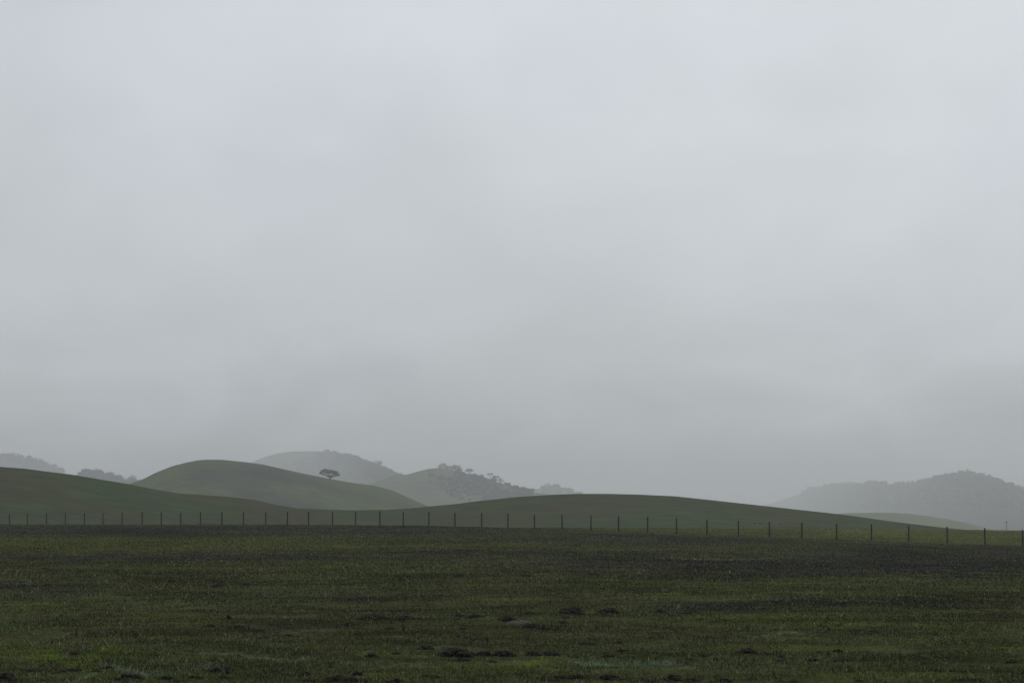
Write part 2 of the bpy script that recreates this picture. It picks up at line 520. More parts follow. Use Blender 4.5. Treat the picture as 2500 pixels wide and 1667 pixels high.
def build_ground():
    azin = np.linspace(-0.30, 0.30, 1000)
    left = np.linspace(-math.pi, -0.31, 90)
    mid_ = np.linspace(-0.60, -0.3015, 160)
    left = np.linspace(-math.pi, -0.61, 80)
    az = np.concatenate([left, mid_, azin, -mid_[::-1], -left[::-1]])
    inv = np.linspace(1 / 17.0, 1 / 120.0, 300)
    r = np.concatenate([[0.05, 1, 2, 3, 4, 5, 6, 7], np.arange(7.5, 17, 0.35), 1 / inv, np.arange(121.5, 480, 3.0),
                        np.array([500, 560, 650, 800, 1000, 1400, 2000, 3000, 4500, 7000, 9000])])
    R, A = np.meshgrid(r, az, indexing='ij')
    X = R * np.sin(A); Yv = R * np.cos(A)
    Z = field_z(X, Yv)
    C = cover(X, Yv)
    V = np.stack([X, Yv, Z], -1).reshape(-1, 3)
    f = grid_faces(len(r), len(az))[:, ::-1]
    o = mesh_obj('field_ground', V, f, MAT['field'], smooth=True, colors=C.reshape(-1, 3) * GROUND_K)
    tag(o, kind='structure')


GROUND_K = 0.95
build_ground()

# ------------------------------------------------------------------ hills
HILLS = {}


def hill(name, pts, dist, wf, wb, mat, base=-10.0, relief=0.05, rs=1.0, seed=1, step=3.0, xlo=-900, xhi=3400, rows=70):
    """pts: skyline (x, y) in photo pixels; dist: distance control points (x, Y)"""
    pts = [tuple(p) for p in pts if -900 < p[0] < 3400]
    (xa, ya), (xb, yb) = pts[0], pts[-1]
    if ya < 1285: pts = [(-3600, 1340), (-2300, 1300)] + ([(-1100, min(ya + 35, 1270))] if ya < 1235 else []) + pts
    else: pts = [(-3600, 1345)] + pts
    pts = pts + [(max(xb + 900, 3600), max(yb + 60, 1300)), (5600, 1345)]
    pts = np.array(pts, float)
    xs = np.concatenate([np.arange(-3600, -200, 20.0), np.arange(-200, 2700, step), np.arange(2700, 5600, 20.0)])
    yk = np.interp(xs, pts[:, 0], pts[:, 1])
    # smooth the skyline a little
    ker = np.hanning(7); ker /= ker.sum()
    yk = np.convolve(np.pad(yk, 3, 'edge'), ker, 'valid')
    e = (HY - yk) / F
    d = np.array(dist, float)
    Yc = np.interp(xs, d[:, 0], d[:, 1])
    s = np.linspace(-1, 1, rows)
    S, XI = np.meshgrid(s, xs, indexing='ij')
    W = np.where(S < 0, wf, wb)
    Yg = Yc[None, :] + S * W
    X = (XI - HX) / F * Yg
    prof = np.cos(np.pi * S / 2) ** 2
    nz = 1 + relief * fbm(X / (60 * rs), Yg / (90 * rs), seed, 3) * 2
    pr = prof * nz
    need = base + (CAMZ + e[None, :] * Yg - base) / np.maximum(pr, 1e-3)
    need = np.where(prof > 0.25, need, 1e9)
    zc = need.min(0)
    sstar = s[need.argmin(0)]
    zc = np.maximum(zc, base + 0.2)
    Z = base + (zc[None, :] - base) * pr
    V = np.stack([X, Yg, Z], -1).reshape(-1, 3)
    o = mesh_obj(name, V, grid_faces(len(s), len(xs)), mat, smooth=True)
    tag(o, kind='structure')
    HILLS[name] = dict(xs=xs, s=s, X=X, Y=Yg, Z=Z, sstar=sstar)
    return o


def on_hill(name, x, ds=0.0, s=None):
    h = HILLS[name]
    i = np.clip(np.interp(x, h['xs'], np.arange(len(h['xs']))), 0, len(h['xs']) - 1.001)
    sv = (np.interp(x, h['xs'], h['sstar']) + ds) if s is None else s
    j = np.clip((sv + 1) / 2 * (len(h['s']) - 1), 0, len(h['s']) - 1.001)
    i0 = np.floor(i).astype(int); j0 = np.floor(j).astype(int); fi = i - i0; fj = j - j0
    out = []
    for k in ('X', 'Y', 'Z'):
        g = h[k]
        out.append((g[j0, i0] * (1 - fi) + g[j0, i0 + 1] * fi) * (1 - fj) + (g[j0 + 1, i0] * (1 - fi) + g[j0 + 1, i0 + 1] * fi) * fj)
    return out


A_PTS = [(-900, 1150), (-500, 1132), (-200, 1132), (0, 1139), (65, 1144), (109, 1150), (174, 1158), (245, 1170), (313, 1181), (367, 1192), (435, 1204), (544, 1211), (620, 1219),
         (674, 1232), (723, 1240), (794, 1243.5), (865, 1245), (946, 1244), (1001, 1240.5), (1055, 1235), (1110, 1230), (1164, 1223), (1260, 1213),
         (1294, 1210.6), (1349, 1207), (1414, 1205), (1485, 1205), (1566, 1207), (1648, 1211), (1716, 1218), (1784, 1225.6), (1880, 1236), (1942, 1243),
         (2034, 1253), (2105, 1262), (2159, 1270), (2214, 1277), (2268, 1283.5), (2322, 1289.5), (2400, 1296), (2500, 1302), (3400, 1330)]
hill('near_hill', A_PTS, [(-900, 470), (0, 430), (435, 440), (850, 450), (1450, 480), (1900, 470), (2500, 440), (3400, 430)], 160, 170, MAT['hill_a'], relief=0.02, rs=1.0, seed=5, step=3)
B_PTS = [(-900, 1262), (-300, 1250), (0, 1232), (200, 1206), (280, 1190), (313, 1182), (348, 1170), (381, 1153), (422, 1137), (462, 1127), (485, 1123), (503, 1121.6), (544, 1122), (599, 1127.6), (640, 1133),
         (702, 1147), (750, 1157.5), (805, 1168.4), (865, 1179), (919, 1186), (960, 1197.5), (1001, 1216), (1028, 1228), (1047, 1236), (1100, 1258), (1160, 1272), (1260, 1300), (3400, 1340)]
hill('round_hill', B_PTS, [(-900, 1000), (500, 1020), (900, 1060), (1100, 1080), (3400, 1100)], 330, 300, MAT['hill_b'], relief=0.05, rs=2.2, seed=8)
C2_PTS = [(-900, 1285), (600, 1270), (800, 1225), (900, 1182), (960, 1159), (995, 1158), (1014, 1152), (1042, 1145), (1069, 1142), (1090, 1143), (1126, 1153), (1164, 1161), (1191, 1169),
          (1232, 1182), (1260, 1190), (1281, 1197), (1335, 1206.5), (1400, 1222), (1500, 1245), (1700, 1275), (1850, 1300), (3400, 1340)]
hill('wooded_hill', C2_PTS, [(-900, 2350), (3400, 2450)], 520, 420, MAT['hill_w'], relief=0.08, rs=3.5, seed=12)
C1_PTS = [(-900, 1280), (300, 1262), (480, 1200), (560, 1160), (620, 1125), (647, 1115), (674, 1107), (715, 1101), (783, 1101), (824, 1110), (865, 1121), (908, 1136), (930, 1142), (960, 1158),
          (1040, 1190), (1150, 1240), (1300, 1275), (1500, 1300), (3400, 1340)]
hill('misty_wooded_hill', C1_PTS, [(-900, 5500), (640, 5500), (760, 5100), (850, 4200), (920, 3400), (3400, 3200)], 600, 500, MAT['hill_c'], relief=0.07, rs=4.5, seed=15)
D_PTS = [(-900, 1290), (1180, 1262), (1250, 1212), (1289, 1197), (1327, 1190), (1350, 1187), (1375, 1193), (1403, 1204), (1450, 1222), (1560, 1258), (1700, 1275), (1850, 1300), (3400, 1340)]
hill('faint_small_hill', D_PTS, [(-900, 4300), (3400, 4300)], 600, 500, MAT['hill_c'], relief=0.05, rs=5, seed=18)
E_PTS = [(-900, 1240), (0, 1200), (120, 1172), (190, 1158), (205, 1154), (250, 1156), (280, 1165), (310, 1173), (340, 1176), (380, 1190), (480, 1230), (600, 1270), (800, 1300), (3400, 1340)]
hill('scrub_ridge', E_PTS, [(-900, 3000), (3400, 3000)], 600, 500, MAT['hill_d'], relief=0.05, rs=5, seed=21)
G_PTS = [(-900, 1300), (1850, 1285), (1950, 1262), (2034, 1254), (2078, 1252), (2159, 1251), (2214, 1253), (2268, 1260), (2322, 1268), (2377, 1280), (2418, 1292), (2460, 1302), (3400, 1320)]
hill('pale_green_rise', G_PTS, [(-900, 1700), (3400, 1700)], 380, 300, MAT['hill_c'], relief=0.03, rs=3, seed=24)
F_PTS = [(-900, 1295), (1500, 1290), (1700, 1272), (1850, 1238), (1920, 1216), (1974, 1198), (2012, 1187), (2050, 1183), (2105, 1182), (2146, 1178), (2173, 1184), (2195, 1183), (2227, 1182), (2268, 1171),
         (2309, 1161), (2350, 1155), (2391, 1158), (2418, 1165), (2445, 1178), (2472, 1187), (2500, 1195), (2600, 1205), (2900, 1225), (3400, 1270)]
hill('right_mountain', F_PTS, [(-900, 8300), (1930, 8200), (2010, 7000), (2150, 5200), (2280, 4500), (2450, 3900), (3400, 3700)], 1500, 700, MAT['hill_d'], relief=0.08, rs=6, seed=27)
H_PTS = [(-900, 1150), (-400, 1105), (-100, 1108), (0, 1116), (54, 1118), (90, 1129), (136, 1145), (200, 1175), (320, 1225), (450, 1265), (700, 1300), (3400, 1340)]
hill('left_mountain', H_PTS, [(-900, 4800), (3400, 4800)], 900, 700, MAT['hill_d'], relief=0.06, rs=6, seed=30)

# ------------------------------------------------------------------ grass (nobody could count it)


def build_grass(n):
    u = rng.random(n)
    r0, r1 = 14.0, 340.0
    r = r0 * (r1 / r0) ** u
    az = rng.uniform(-0.275, 0.275, n)
    wide = rng.random(n) < 0.24          # thinner cover either side of the view
    az = np.where(wide, np.sign(az) * rng.uniform(0.275, 0.50, n), az)
    X = r * np.sin(az); Yv = r * np.cos(az)
    # clumping
    cl = fbm(X / 0.35, Yv / 0.35, 91, 3)
    keep = rng.random(n) < np.clip(0.62 + 1.3 * cl, 0.12, 1)
    for (mx, my, mz, mw, mh) in MP:
        if my < 60:
            keep &= ~((((X - mx) / (mw * 0.5)) ** 2 + ((Yv - my) / (mw * 0.45)) ** 2 < 0.8) & (rng.random(n) < 0.5))
    Yf = fence_Y(np.clip(HX + F * X / Yv, -200, 2700))
    keep &= Yv < Yf + np.interp(HX + F * X / Yv, _xs, _cd) - 1
    X, Yv, r = X[keep], Yv[keep], r[keep]
    n = len(X)
    Z = field_z(X, Yv)
    C = cover(X, Yv)
    hs = (0.014 + 0.030 * rng.random(n) ** 2.5) * (1 + 0.9 * fbm(X / 1.5, Yv / 1.5, 95, 3)) * np.clip(r / 38, 1, 1.45)
    hs = hs * np.where(rng.random(n) < 0.012, 2.4, 1.0)
    wd = 0.0056 * (r / 21) * rng.uniform(0.6, 1.5, n)
    th = rng.uniform(-0.9, 0.9, n)
    lean = rng.uniform(0, 1.8, n); ld = rng.uniform(0, 2 * np.pi, n)
    V = np.empty((n, 3, 3), np.float32)
    V[:, 0] = np.stack([X - wd * np.cos(th), Yv - wd * np.sin(th), Z - 0.01], -1)
    V[:, 1] = np.stack([X + wd * np.cos(th), Yv + wd * np.sin(th), Z - 0.01], -1)
    V[:, 2] = np.stack([X + hs * lean * np.cos(ld), Yv + hs * lean * np.sin(ld), Z + hs], -1)
    # each blade its own tone: fresh, olive, straw, a few wet and pale
    k = rng.random(n)
    tone = rng.lognormal(0.0, 0.5, n)[:, None]
    straw = np.array([0.15, 0.14, 0.085]); pale = np.array([0.22, 0.25, 0.19])
    c = C * tone * BLADE_K
    near = 1 - sm(45, 90, r)
    a = ((k < 0.07)[:, None] * 0.7)
    c = c * (1 - a) + straw * a
    b = ((k > 1 - 0.04 * near)[:, None] * 0.8)
    c = c * (1 - b) + pale * b
    ye = ((k > 0.3) & (k < 0.36))[:, None] * 0.6 * near[:, None]
    c = c * (1 - ye) + np.array([0.12, 0.15, 0.04]) * ye
    c = np.repeat(c[:, None], 3, 1)
    o = mesh_obj('grass', V.reshape(-1, 3), np.arange(n * 3).reshape(-1, 3), MAT['grass'], colors=c.reshape(-1, 3))
    tag(o, 'short damp grazed grass covering the near field', 'grass', kind='stuff')


BLADE_K = 1.15
build_grass(1950000)


# ------------------------------------------------------------------ clods and soil mounds
def icosphere(sub=1):
    t = (1 + 5 ** 0.5) / 2
    v = [(-1, t, 0), (1, t, 0), (-1, -t, 0), (1, -t, 0), (0, -1, t), (0, 1, t), (0, -1, -t), (0, 1, -t), (t, 0, -1), (t, 0, 1), (-t, 0, -1), (-t, 0, 1)]
    v = [np.array(p) / np.linalg.norm(p) for p in v]
    f = [(0, 11, 5), (0, 5, 1), (0, 1, 7), (0, 7, 10), (0, 10, 11), (1, 5, 9), (5, 11, 4), (11, 10, 2), (10, 7, 6), (7, 1, 8), (3, 9, 4), (3, 4, 2), (3, 2, 6),
         (3, 6, 8), (3, 8, 9), (4, 9, 5), (2, 4, 11), (6, 2, 10), (8, 6, 7), (9, 8, 1)]
    for _ in range(sub):
        cache = {}; nf = []

        def mid(a, b):
            k = (min(a, b), max(a, b))
            if k not in cache:
                p = v[a] + v[b]; v.append(p / np.linalg.norm(p)); cache[k] = len(v) - 1
            return cache[k]
        for a, b, c in f:
            ab, bc, ca = mid(a, b), mid(b, c), mid(c, a)
            nf += [(a, ab, ca), (b, bc, ab), (c, ca, bc), (ab, bc, ca)]
        f = nf
    return np.array(v), np.array(f)


ICO1 = icosphere(1)
ICO2 = icosphere(2)


def mound_mesh(w, h, r_):
    """heap of irregular lumps over a low uneven base; width w, height h"""
    vs, fs = [], []
    nb = 0

    def add(cx, cy, cz, sx, sy, sz, ico):
        nonlocal nb
        v, f = ico
        jit = 1 + 0.45 * (r_.random(len(v)) - 0.5)
        a = r_.uniform(0, 6.28)
        p = v * jit[:, None] * np.array([sx, sy, sz])
        p = np.stack([p[:, 0] * math.cos(a) - p[:, 1] * math.sin(a), p[:, 0] * math.sin(a) + p[:, 1] * math.cos(a), p[:, 2]], -1)
        vs.append(p + np.array([cx, cy, cz])); fs.append(f + nb); nb += len(v)
    # low base, three overlapping swells
    for _ in range(3):
        add(r_.uniform(-.16, .16) * w, r_.uniform(-.1, .1) * w, -0.01, w * .30, w * .26, h * r_.uniform(.35, .6), ICO2)
    n = int(np.clip(60 * w / 0.3, 26, 150))
    for _ in range(n):
        q = np.clip(r_.normal(0, 0.27, 2), -.40, .40)
        cx, cy = q[0] * w, q[1] * w * 0.8
        top = h * max(0.0, 1 - (cx / (w * .55)) ** 2 - (cy / (w * .5)) ** 2)
        s = r_.uniform(0.12, 0.34) * h + 0.006
        add(cx, cy, max(0, top * r_.uniform(.3, 0.95) - s * .3), s * r_.uniform(.9, 1.7), s * r_.uniform(.9, 1.5), s * r_.uniform(.6, 1.0), ICO1)
    return np.concatenate(vs), np.concatenate(fs)


def build_mounds():
    for k, ((x, y, w, h), (X_, Y_, Z_, W_, H_)) in enumerate(zip(MOUNDS, MP)):
        v, f = mound_mesh(W_, H_ * 0.95, np.random.default_rng(100 + k))
        o = mesh_obj('earth_clod', v, f, MAT['soil'])
        o.location = (X_, Y_ + W_ * 0.2, Z_ - 0.004)
        lab = SPECIAL.get((x, y))
        if lab:
            tag(o, lab, 'mound of earth')
        else:
            side = 'left' if x < 850 else ('middle' if x < 1660 else 'right')
            if y < 1460: zone = 'far out in the dark %s part of the field' % side
            elif y < 1560: zone = 'halfway down the %s of the grass field' % side
            elif y < 1628: zone = 'in the lower grass at the %s' % side
            else: zone = 'near the bottom edge of the field at the %s' % side
            tag(o, 'small dark crumbly clod of earth ' + zone, 'clod', 'small dark clods of earth scattered ' + zone)
    # the pale bare mound
    X_, Y_, Z_ = ground_point(1268, 1525)
    W_, H_ = 66 * Y_ / F, 12 * Y_ / F
    r_ = np.random.default_rng(5)
    v, f = ICO2
    v, f = icosphere(3)
    p = v * np.array([W_ * .52, W_ * .4, H_]) * (1 + 0.12 * fbm(v[:, 0] * 3, v[:, 1] * 3 + v[:, 2], 7, 3))[:, None]
    p[:, 2] += 0.012 * fbm(v[:, 0] * 7, v[:, 1] * 7, 9, 3)
    vs, fs, nb = [p], [f], len(p)
    for _ in range(40):
        q = r_.normal(0, .26, 2)
        s = r_.uniform(.006, .018)
        zz = H_ * math.sqrt(max(0, 1 - (q[0] / .52) ** 2 - (q[1] / .4) ** 2))
        vv = ICO1[0] * (1 + .4 * (r_.random(len(ICO1[0])) - .5))[:, None] * s + np.array([q[0] * W_, q[1] * W_, zz])
        vs.append(vv); fs.append(ICO1[1] + nb); nb += len(vv)
    o = mesh_obj('soil_mound', np.concatenate(vs), np.concatenate(fs), MAT['palesoil'])
    o.location = (X_, Y_ + W_ * .3, Z_ - .01)
    tag(o, 'pale greyish brown mound of bare soil in the middle of the grass', 'mound of earth')


build_mounds()


# ------------------------------------------------------------------ tubes
def tube(pts, rad, n=6):
    """closed tapered tube through points"""
    pts = np.array(pts, float); m = len(pts)
    rad = np.broadcast_to(np.array(rad, float), (m,))
    V = []
    for i in range(m):
        d = pts[min(i + 1, m - 1)] - pts[max(i - 1, 0)]
        d /= np.linalg.norm(d) + 1e-9
        a = np.cross(d, [0.0, 1.0, 0.13]); a /= np.linalg.norm(a) + 1e-9
        b = np.cross(d, a)
        for k in range(n):
            t = 2 * math.pi * k / n
            V.append(pts[i] + rad[i] * (math.cos(t) * a + math.sin(t) * b))
    V += [pts[0], pts[-1]]
    q = [(i * n + k, i * n + (k + 1) % n, (i + 1) * n + (k + 1) % n, (i + 1) * n + k) for i in range(m - 1) for k in range(n)]
    t3 = [((k + 1) % n, k, m * n) for k in range(n)] + [((m - 1) * n + k, (m - 1) * n + (k + 1) % n, m * n + 1) for k in range(n)]
    return np.array(V), np.array(q), np.array(t3)


class MB:
    def __init__(self):
        self.v, self.q, self.t, self.n = [], [], [], 0

    def add(self, v, q=None, t=None):
        self.v.append(v)
        if q is not None and len(q): self.q.append(q + self.n)
        if t is not None and len(t): self.t.append(t + self.n)
        self.n += len(v)

    def tube(self, pts, rad, n=6):
        self.add(*tube(pts, rad, n))

    def box(self, c, s):
        x, y, z = s[0] / 2, s[1] / 2, s[2] / 2
        v = np.array([(a * x, b * y, d * z) for a in (-1, 1) for b in (-1, 1) for d in (-1, 1)]) + np.array(c)
        q = np.array([(0, 1, 3, 2), (4, 6, 7, 5), (0, 4, 5, 1), (2, 3, 7, 6), (0, 2, 6, 4), (1, 5, 7, 3)])
        self.add(v, q)

    def build(self, name, mat, parent=None, smooth=False):
        fs = []
        if self.q: fs.append(np.concatenate(self.q))
        if self.t: fs.append(np.concatenate(self.t))
        return mesh_obj(name, np.concatenate(self.v), fs, mat, parent, smooth)


# ------------------------------------------------------------------ fence posts
ORD = ['leftmost', 'second', 'third', 'fourth', 'fifth', 'sixth', 'seventh', 'eighth', 'ninth', 'tenth', 'eleventh', 'twelfth', 'thirteenth', 'fourteenth',
       'fifteenth', 'sixteenth', 'seventeenth', 'eighteenth', 'nineteenth', 'twentieth']
WHERE = {0: 'at the left end of the line', 6: 'below the dip left of the round hill', 10: 'below the top of the round hill', 16: 'straight below the lone oak',
         20: 'below the end of the round hill'}


def post_mesh(seed):
    """weathered round post, 1 m nominal above ground (object z-scaled), with a chamfered top and slight bends"""
    r_ = np.random.default_rng(seed)
    zs = [-0.22, 0.0, 0.2, 0.45, 0.7, 0.93, 0.985, 1.0]
    rd = [0.068, 0.068, 0.066, 0.065, 0.063, 0.062, 0.060, 0.046]
    pts = [(r_.normal(0, .004), r_.normal(0, .004), z) for z in zs]
    b = MB(); b.tube(pts, np.array(rd) * (1 + .06 * r_.normal(0, 1, len(rd))), 10)
    return b


def build_posts():
    protos = []
    for s in range(3):
        o = post_mesh(40 + s).build('fence_post', MAT['post'], smooth=True)
        protos.append(o)
    used = [False] * 3
    n = len(POSTS)
    for i, (x, yt, yb) in enumerate(POSTS):
        Y_ = float(fence_Y(x)); X_ = (x - HX) / F * Y_
        z = float(field_z(X_, Y_))
        ztop = CAMZ + (HY - yt) / F * Y_
        k = i % 3
        o = protos[k] if not used[k] else protos[k].copy()
        if used[k]: COL.objects.link(o)
        used[k] = True
        o.location = (X_, Y_, z)
        o.scale = (1, 1, ztop - z)
        lean = {35: 1.4, 34: 0.9, 36: 0.9, 37: 1.2, 38: 1.5, 39: 1.0, 30: -0.2}.get(i, random.uniform(-0.5, 0.8))
        o.rotation_euler = (math.radians(random.uniform(-1, 1)), math.radians(-lean), random.uniform(0, 6.28) if False else 0)
        if i < 20:
            lab = 'dark thin fence post, %s from the left' % ORD[i] if i else 'dark thin fence post, leftmost of the line'
        else:
            j = n - 1 - i
            lab = 'dark thin fence post, %s from the right' % ORD[j] if j else 'dark thin fence post, rightmost, cut by the right edge'
        if i in WHERE: lab += ', ' + WHERE[i]
        tag(o, lab, 'fence post', 'dark fence posts in a long line across the field')


build_posts()


# ------------------------------------------------------------------ trees
def leaves(clumps, n_per, size, r_):
    """small leaf faces on and in ellipsoid clumps [(cx,cy,cz,rx,ry,rz)]"""
    V = []
    for (cx, cy, cz, rx, ry, rz) in clumps:
        n = max(6, int(n_per * rx * rz))
        d = r_.normal(0, 1, (n, 3)); d /= np.linalg.norm(d, axis=1)[:, None]
        rr = r_.random(n) ** 0.45
        p = d * rr[:, None] * np.array([rx, ry, rz]) + np.array([cx, cy, cz])
        a = r_.normal(0, 1, (n, 3)); a /= np.linalg.norm(a, axis=1)[:, None]
        b = np.cross(a, r_.normal(0, 1, (n, 3))); b /= np.linalg.norm(b, axis=1)[:, None] + 1e-9
        s = size * r_.uniform(.5, 1.4, n)[:, None]
        V.append(np.stack([p - a * s, p + b * s * .7, p + a * s, p - b * s * .7], 1))
    V = np.concatenate(V)
    return V.reshape(-1, 3), np.arange(len(V) * 4).reshape(-1, 4)


def lone_oak():
    X_, Y_, Z_ = on_hill('round_hill', 805.5)
    k = Y_ / F
    t = bpy.data.objects.new('oak_tree', None); COL.objects.link(t)
    t.location = (X_, Y_, Z_ - 0.15)
    tag(t, 'lone spreading oak on the slope of the round hill', 'tree')
    r_ = np.random.default_rng(3)
    # clump centres in photo px relative to trunk base (x right, z up)
    cl = [(-21, 12, 6, 4.5), (-18, 18, 6, 4.5), (-13, 21, 6, 4), (-10, 15, 6, 4), (-5, 19, 6, 4), (-2, 14, 6, 4), (3, 18.5, 6, 4), (6, 14, 6, 4), (10, 16.5, 6, 4),
          (14, 12.5, 5.5, 4), (17, 14.5, 5, 3.5), (20, 9.5, 4.5, 4), (15, 8, 5, 3), (-15, 9.5, 5, 3), (21, 6.5, 3, 2.5), (9, 10.5, 4, 2.5)]
    clumps = [(a * k, r_.uniform(-3.2, 3.2), (b + 2.6 - b * .06) * k, c * k * .95, c * k * 1.1, d * k * .9) for a, b, c, d in cl]
    b = MB()
    b.tube([(0, 0, -.4), (0.03, 0, .5), (.05, 0, 1.0)], [.62, .46, .38], 8)
    tr = b.build('trunk', MAT['bark'], t, True)
    for j, (cx, cy, cz, rx, ry, rz) in enumerate(clumps):
        if j % 2 == 0 or abs(cx) > 3:
            b = MB()
            b.tube([(.05, 0, .85), (cx * .35, cy * .3, .9 + (cz - .9) * .35 - .1), (cx * .7, cy * .7, cz * .78), (cx, cy, cz + .1)], [.22, .16, .10, .04], 6)
            for _ in range(3):
                e = (cx + r_.normal(0, rx * .6), cy + r_.normal(0, ry * .6), cz + r_.uniform(-.3, .6) * rz)
                b.tube([(cx * .65, cy * .65, cz * .75), e], [.06, .02], 5)
            b.build('limb', MAT['bark'], t, True)
    v, q = leaves(clumps, 150, 0.18, r_)
    mesh_obj('crown', v, q, MAT['scrub'], t)


def hill_tree(hillname, x, wpx, hpx, label, group=None, ds=0.0, seed=0, lift=0.25, s=None, parts=True, cat='tree', name='oak_tree'):
    """broad round-headed tree: width, height in photo px at its distance"""
    X_, Y_, Z_ = on_hill(hillname, x, ds, s)
    k = Y_ / F
    w, h = wpx * k * 1.15, hpx * k * 1.4
    r_ = np.random.default_rng(500 + seed)
    n = 18
    clumps = []
    for _ in range(n):
        a = r_.uniform(-.36, .36); bb = r_.uniform(-.36, .36)
        top = math.sqrt(max(0.05, 1 - (a / .5) ** 2 - (bb / .5) ** 2 * .6))
        cz = h * (lift + (1 - lift) * top * r_.uniform(.35 if lift > .2 else .08, .74))
        rr = w * r_.uniform(.15, .23)
        clumps.append((a * w, bb * w, cz, rr, rr, min(rr * .8, h * .28)))
    b = MB()
    b.tube([(0, 0, -.8), (0, 0, h * .25), (.1, 0, h * .5)], [w * .035, w * .028, w * .018], 6)
    for (cx, cy, cz, *_r) in clumps[:5]:
        b.tube([(0, 0, h * .25), (cx * .6, cy * .6, cz * .75), (cx, cy, cz)], [w * .016, w * .011, w * .005], 5)
    v, q = leaves(clumps, 60.0 / k / k * .022, 0.55 * k * 1.7, r_)
    t = bpy.data.objects.new(name, None); COL.objects.link(t)
    t.location = (X_, Y_, Z_ - .2 * k)
    tag(t, label, cat, group)
    b.build('trunk', MAT['bark'], t)
    mesh_obj('crown', v, q, MAT['scrub'], t)


lone_oak()
C2G = 'oaks along the crest of the wooded hill'
hill_tree('wooded_hill', 1082, 24, 11, 'broad dense oak, leftmost on the crest of the wooded hill', C2G, seed=1, lift=.05)
hill_tree('wooded_hill', 1097, 12, 7, 'low bushy oak between the two big crest oaks of the wooded hill', C2G, seed=2, lift=.05)
hill_tree('wooded_hill', 1112, 25, 16, 'tall dense oak at the shoulder of the wooded hill crest', C2G, seed=3, lift=.02)
hill_tree('wooded_hill', 1121, 14, 12, 'round oak hanging over the slope just right of the shoulder oak', C2G, seed=13, lift=.0)
hill_tree('wooded_hill', 1146, 19, 10, 'small umbrella shaped oak standing free on the wooded hill crest', C2G, seed=4, lift=.42)
hill_tree('wooded_hill', 1159, 8, 5, 'tiny bush just right of the umbrella shaped crest oak', C2G, seed=5, lift=.1)
hill_tree('wooded_hill', 1176, 13, 7, 'low round bush halfway between the umbrella oak and the leaning oak', C2G, seed=6, lift=.1)
hill_tree('wooded_hill', 1197, 14, 14, 'upright oak with a raised crown on the right end of the wooded hill crest', C2G, seed=7, lift=.5)
hill_tree('wooded_hill', 1211, 18, 12, 'spreading oak leaning down the slope at the right end of the crest', C2G, seed=8, lift=.35)
hill_tree('wooded_hill', 1222, 15, 11, 'last and lowest oak of the row on the right end of the crest', C2G, seed=9, lift=.2)
C1G = 'hazy trees on the ridge of the misty wooded hill'
hill_tree('misty_wooded_hill', 921, 26, 17, 'large round hazy oak at the right end of the misty wooded ridge', C1G, seed=20, lift=.05)
hill_tree('misty_wooded_hill', 905, 16, 9, 'low hazy oak just left of the large round one on the misty ridge', C1G, seed=21, lift=.05)
hill_tree('misty_wooded_hill', 889, 14, 10, 'hazy tree second left of the large round oak on the misty ridge', C1G, seed=22, lift=.05)
hill_tree('misty_wooded_hill', 872, 14, 9, 'faint tree in the middle of the misty wooded ridge', C1G, seed=23, lift=.05)
hill_tree('misty_wooded_hill', 938, 14, 9, 'hazy tree on the slope just right of the large round one', C1G, seed=24, lift=.05)
EG = 'faint trees on the low scrub ridge at the left'
hill_tree('scrub_ridge', 209, 17, 11, 'faint tree at the left end of the low scrub ridge', EG, seed=30, lift=.05)
hill_tree('scrub_ridge', 238, 24, 11, 'faint broad tree second from the left on the low scrub ridge', EG, seed=31, lift=.02)
hill_tree('scrub_ridge', 270, 16, 8, 'faint low tree in the middle of the low scrub ridge', EG, seed=32, lift=.02)
hill_tree('scrub_ridge', 321, 24, 14, 'faint round tree in the dip beside the round hill', EG, seed=33, lift=.02)
DG = 'very faint trees on the small hill right of the wooded hill'
hill_tree('faint_small_hill', 1336, 16, 13, 'very faint tree topping the small hazy hill', DG, seed=40, lift=.02)
hill_tree('faint_small_hill', 1358, 18, 8, 'very faint low tree right of the top of the small hazy hill', DG, seed=41, lift=.02)
FG = 'faint trees on the skyline of the right hand mountain'
hill_tree('right_mountain', 2364, 18, 12, 'pointed faint tree on the very top of the right hand mountain', FG, seed=50, lift=.0, name='mountain_tree')
hill_tree('right_mountain', 2195, 18, 8, 'faint tree in the saddle left of the mountain top', FG, seed=51, lift=.0, name='mountain_tree')
hill_tree('right_mountain', 2072, 20, 8, 'faint tree on the lower left shoulder of the mountain', FG, seed=52, lift=.0, name='mountain_tree')
hill_tree('right_mountain', 2446, 14, 7, 'faint tree on the falling slope right of the mountain top', FG, seed=53, lift=.0, name='mountain_tree')
hill_tree('right_mountain', 2466, 20, 9, 'faint broad tree second on the slope right of the mountain top', FG, seed=54, lift=.0, name='mountain_tree')
hill_tree('right_mountain', 2488, 18, 9, 'faint tree on the mountain slope close to the right edge', FG, seed=55, lift=.0, name='mountain_tree')


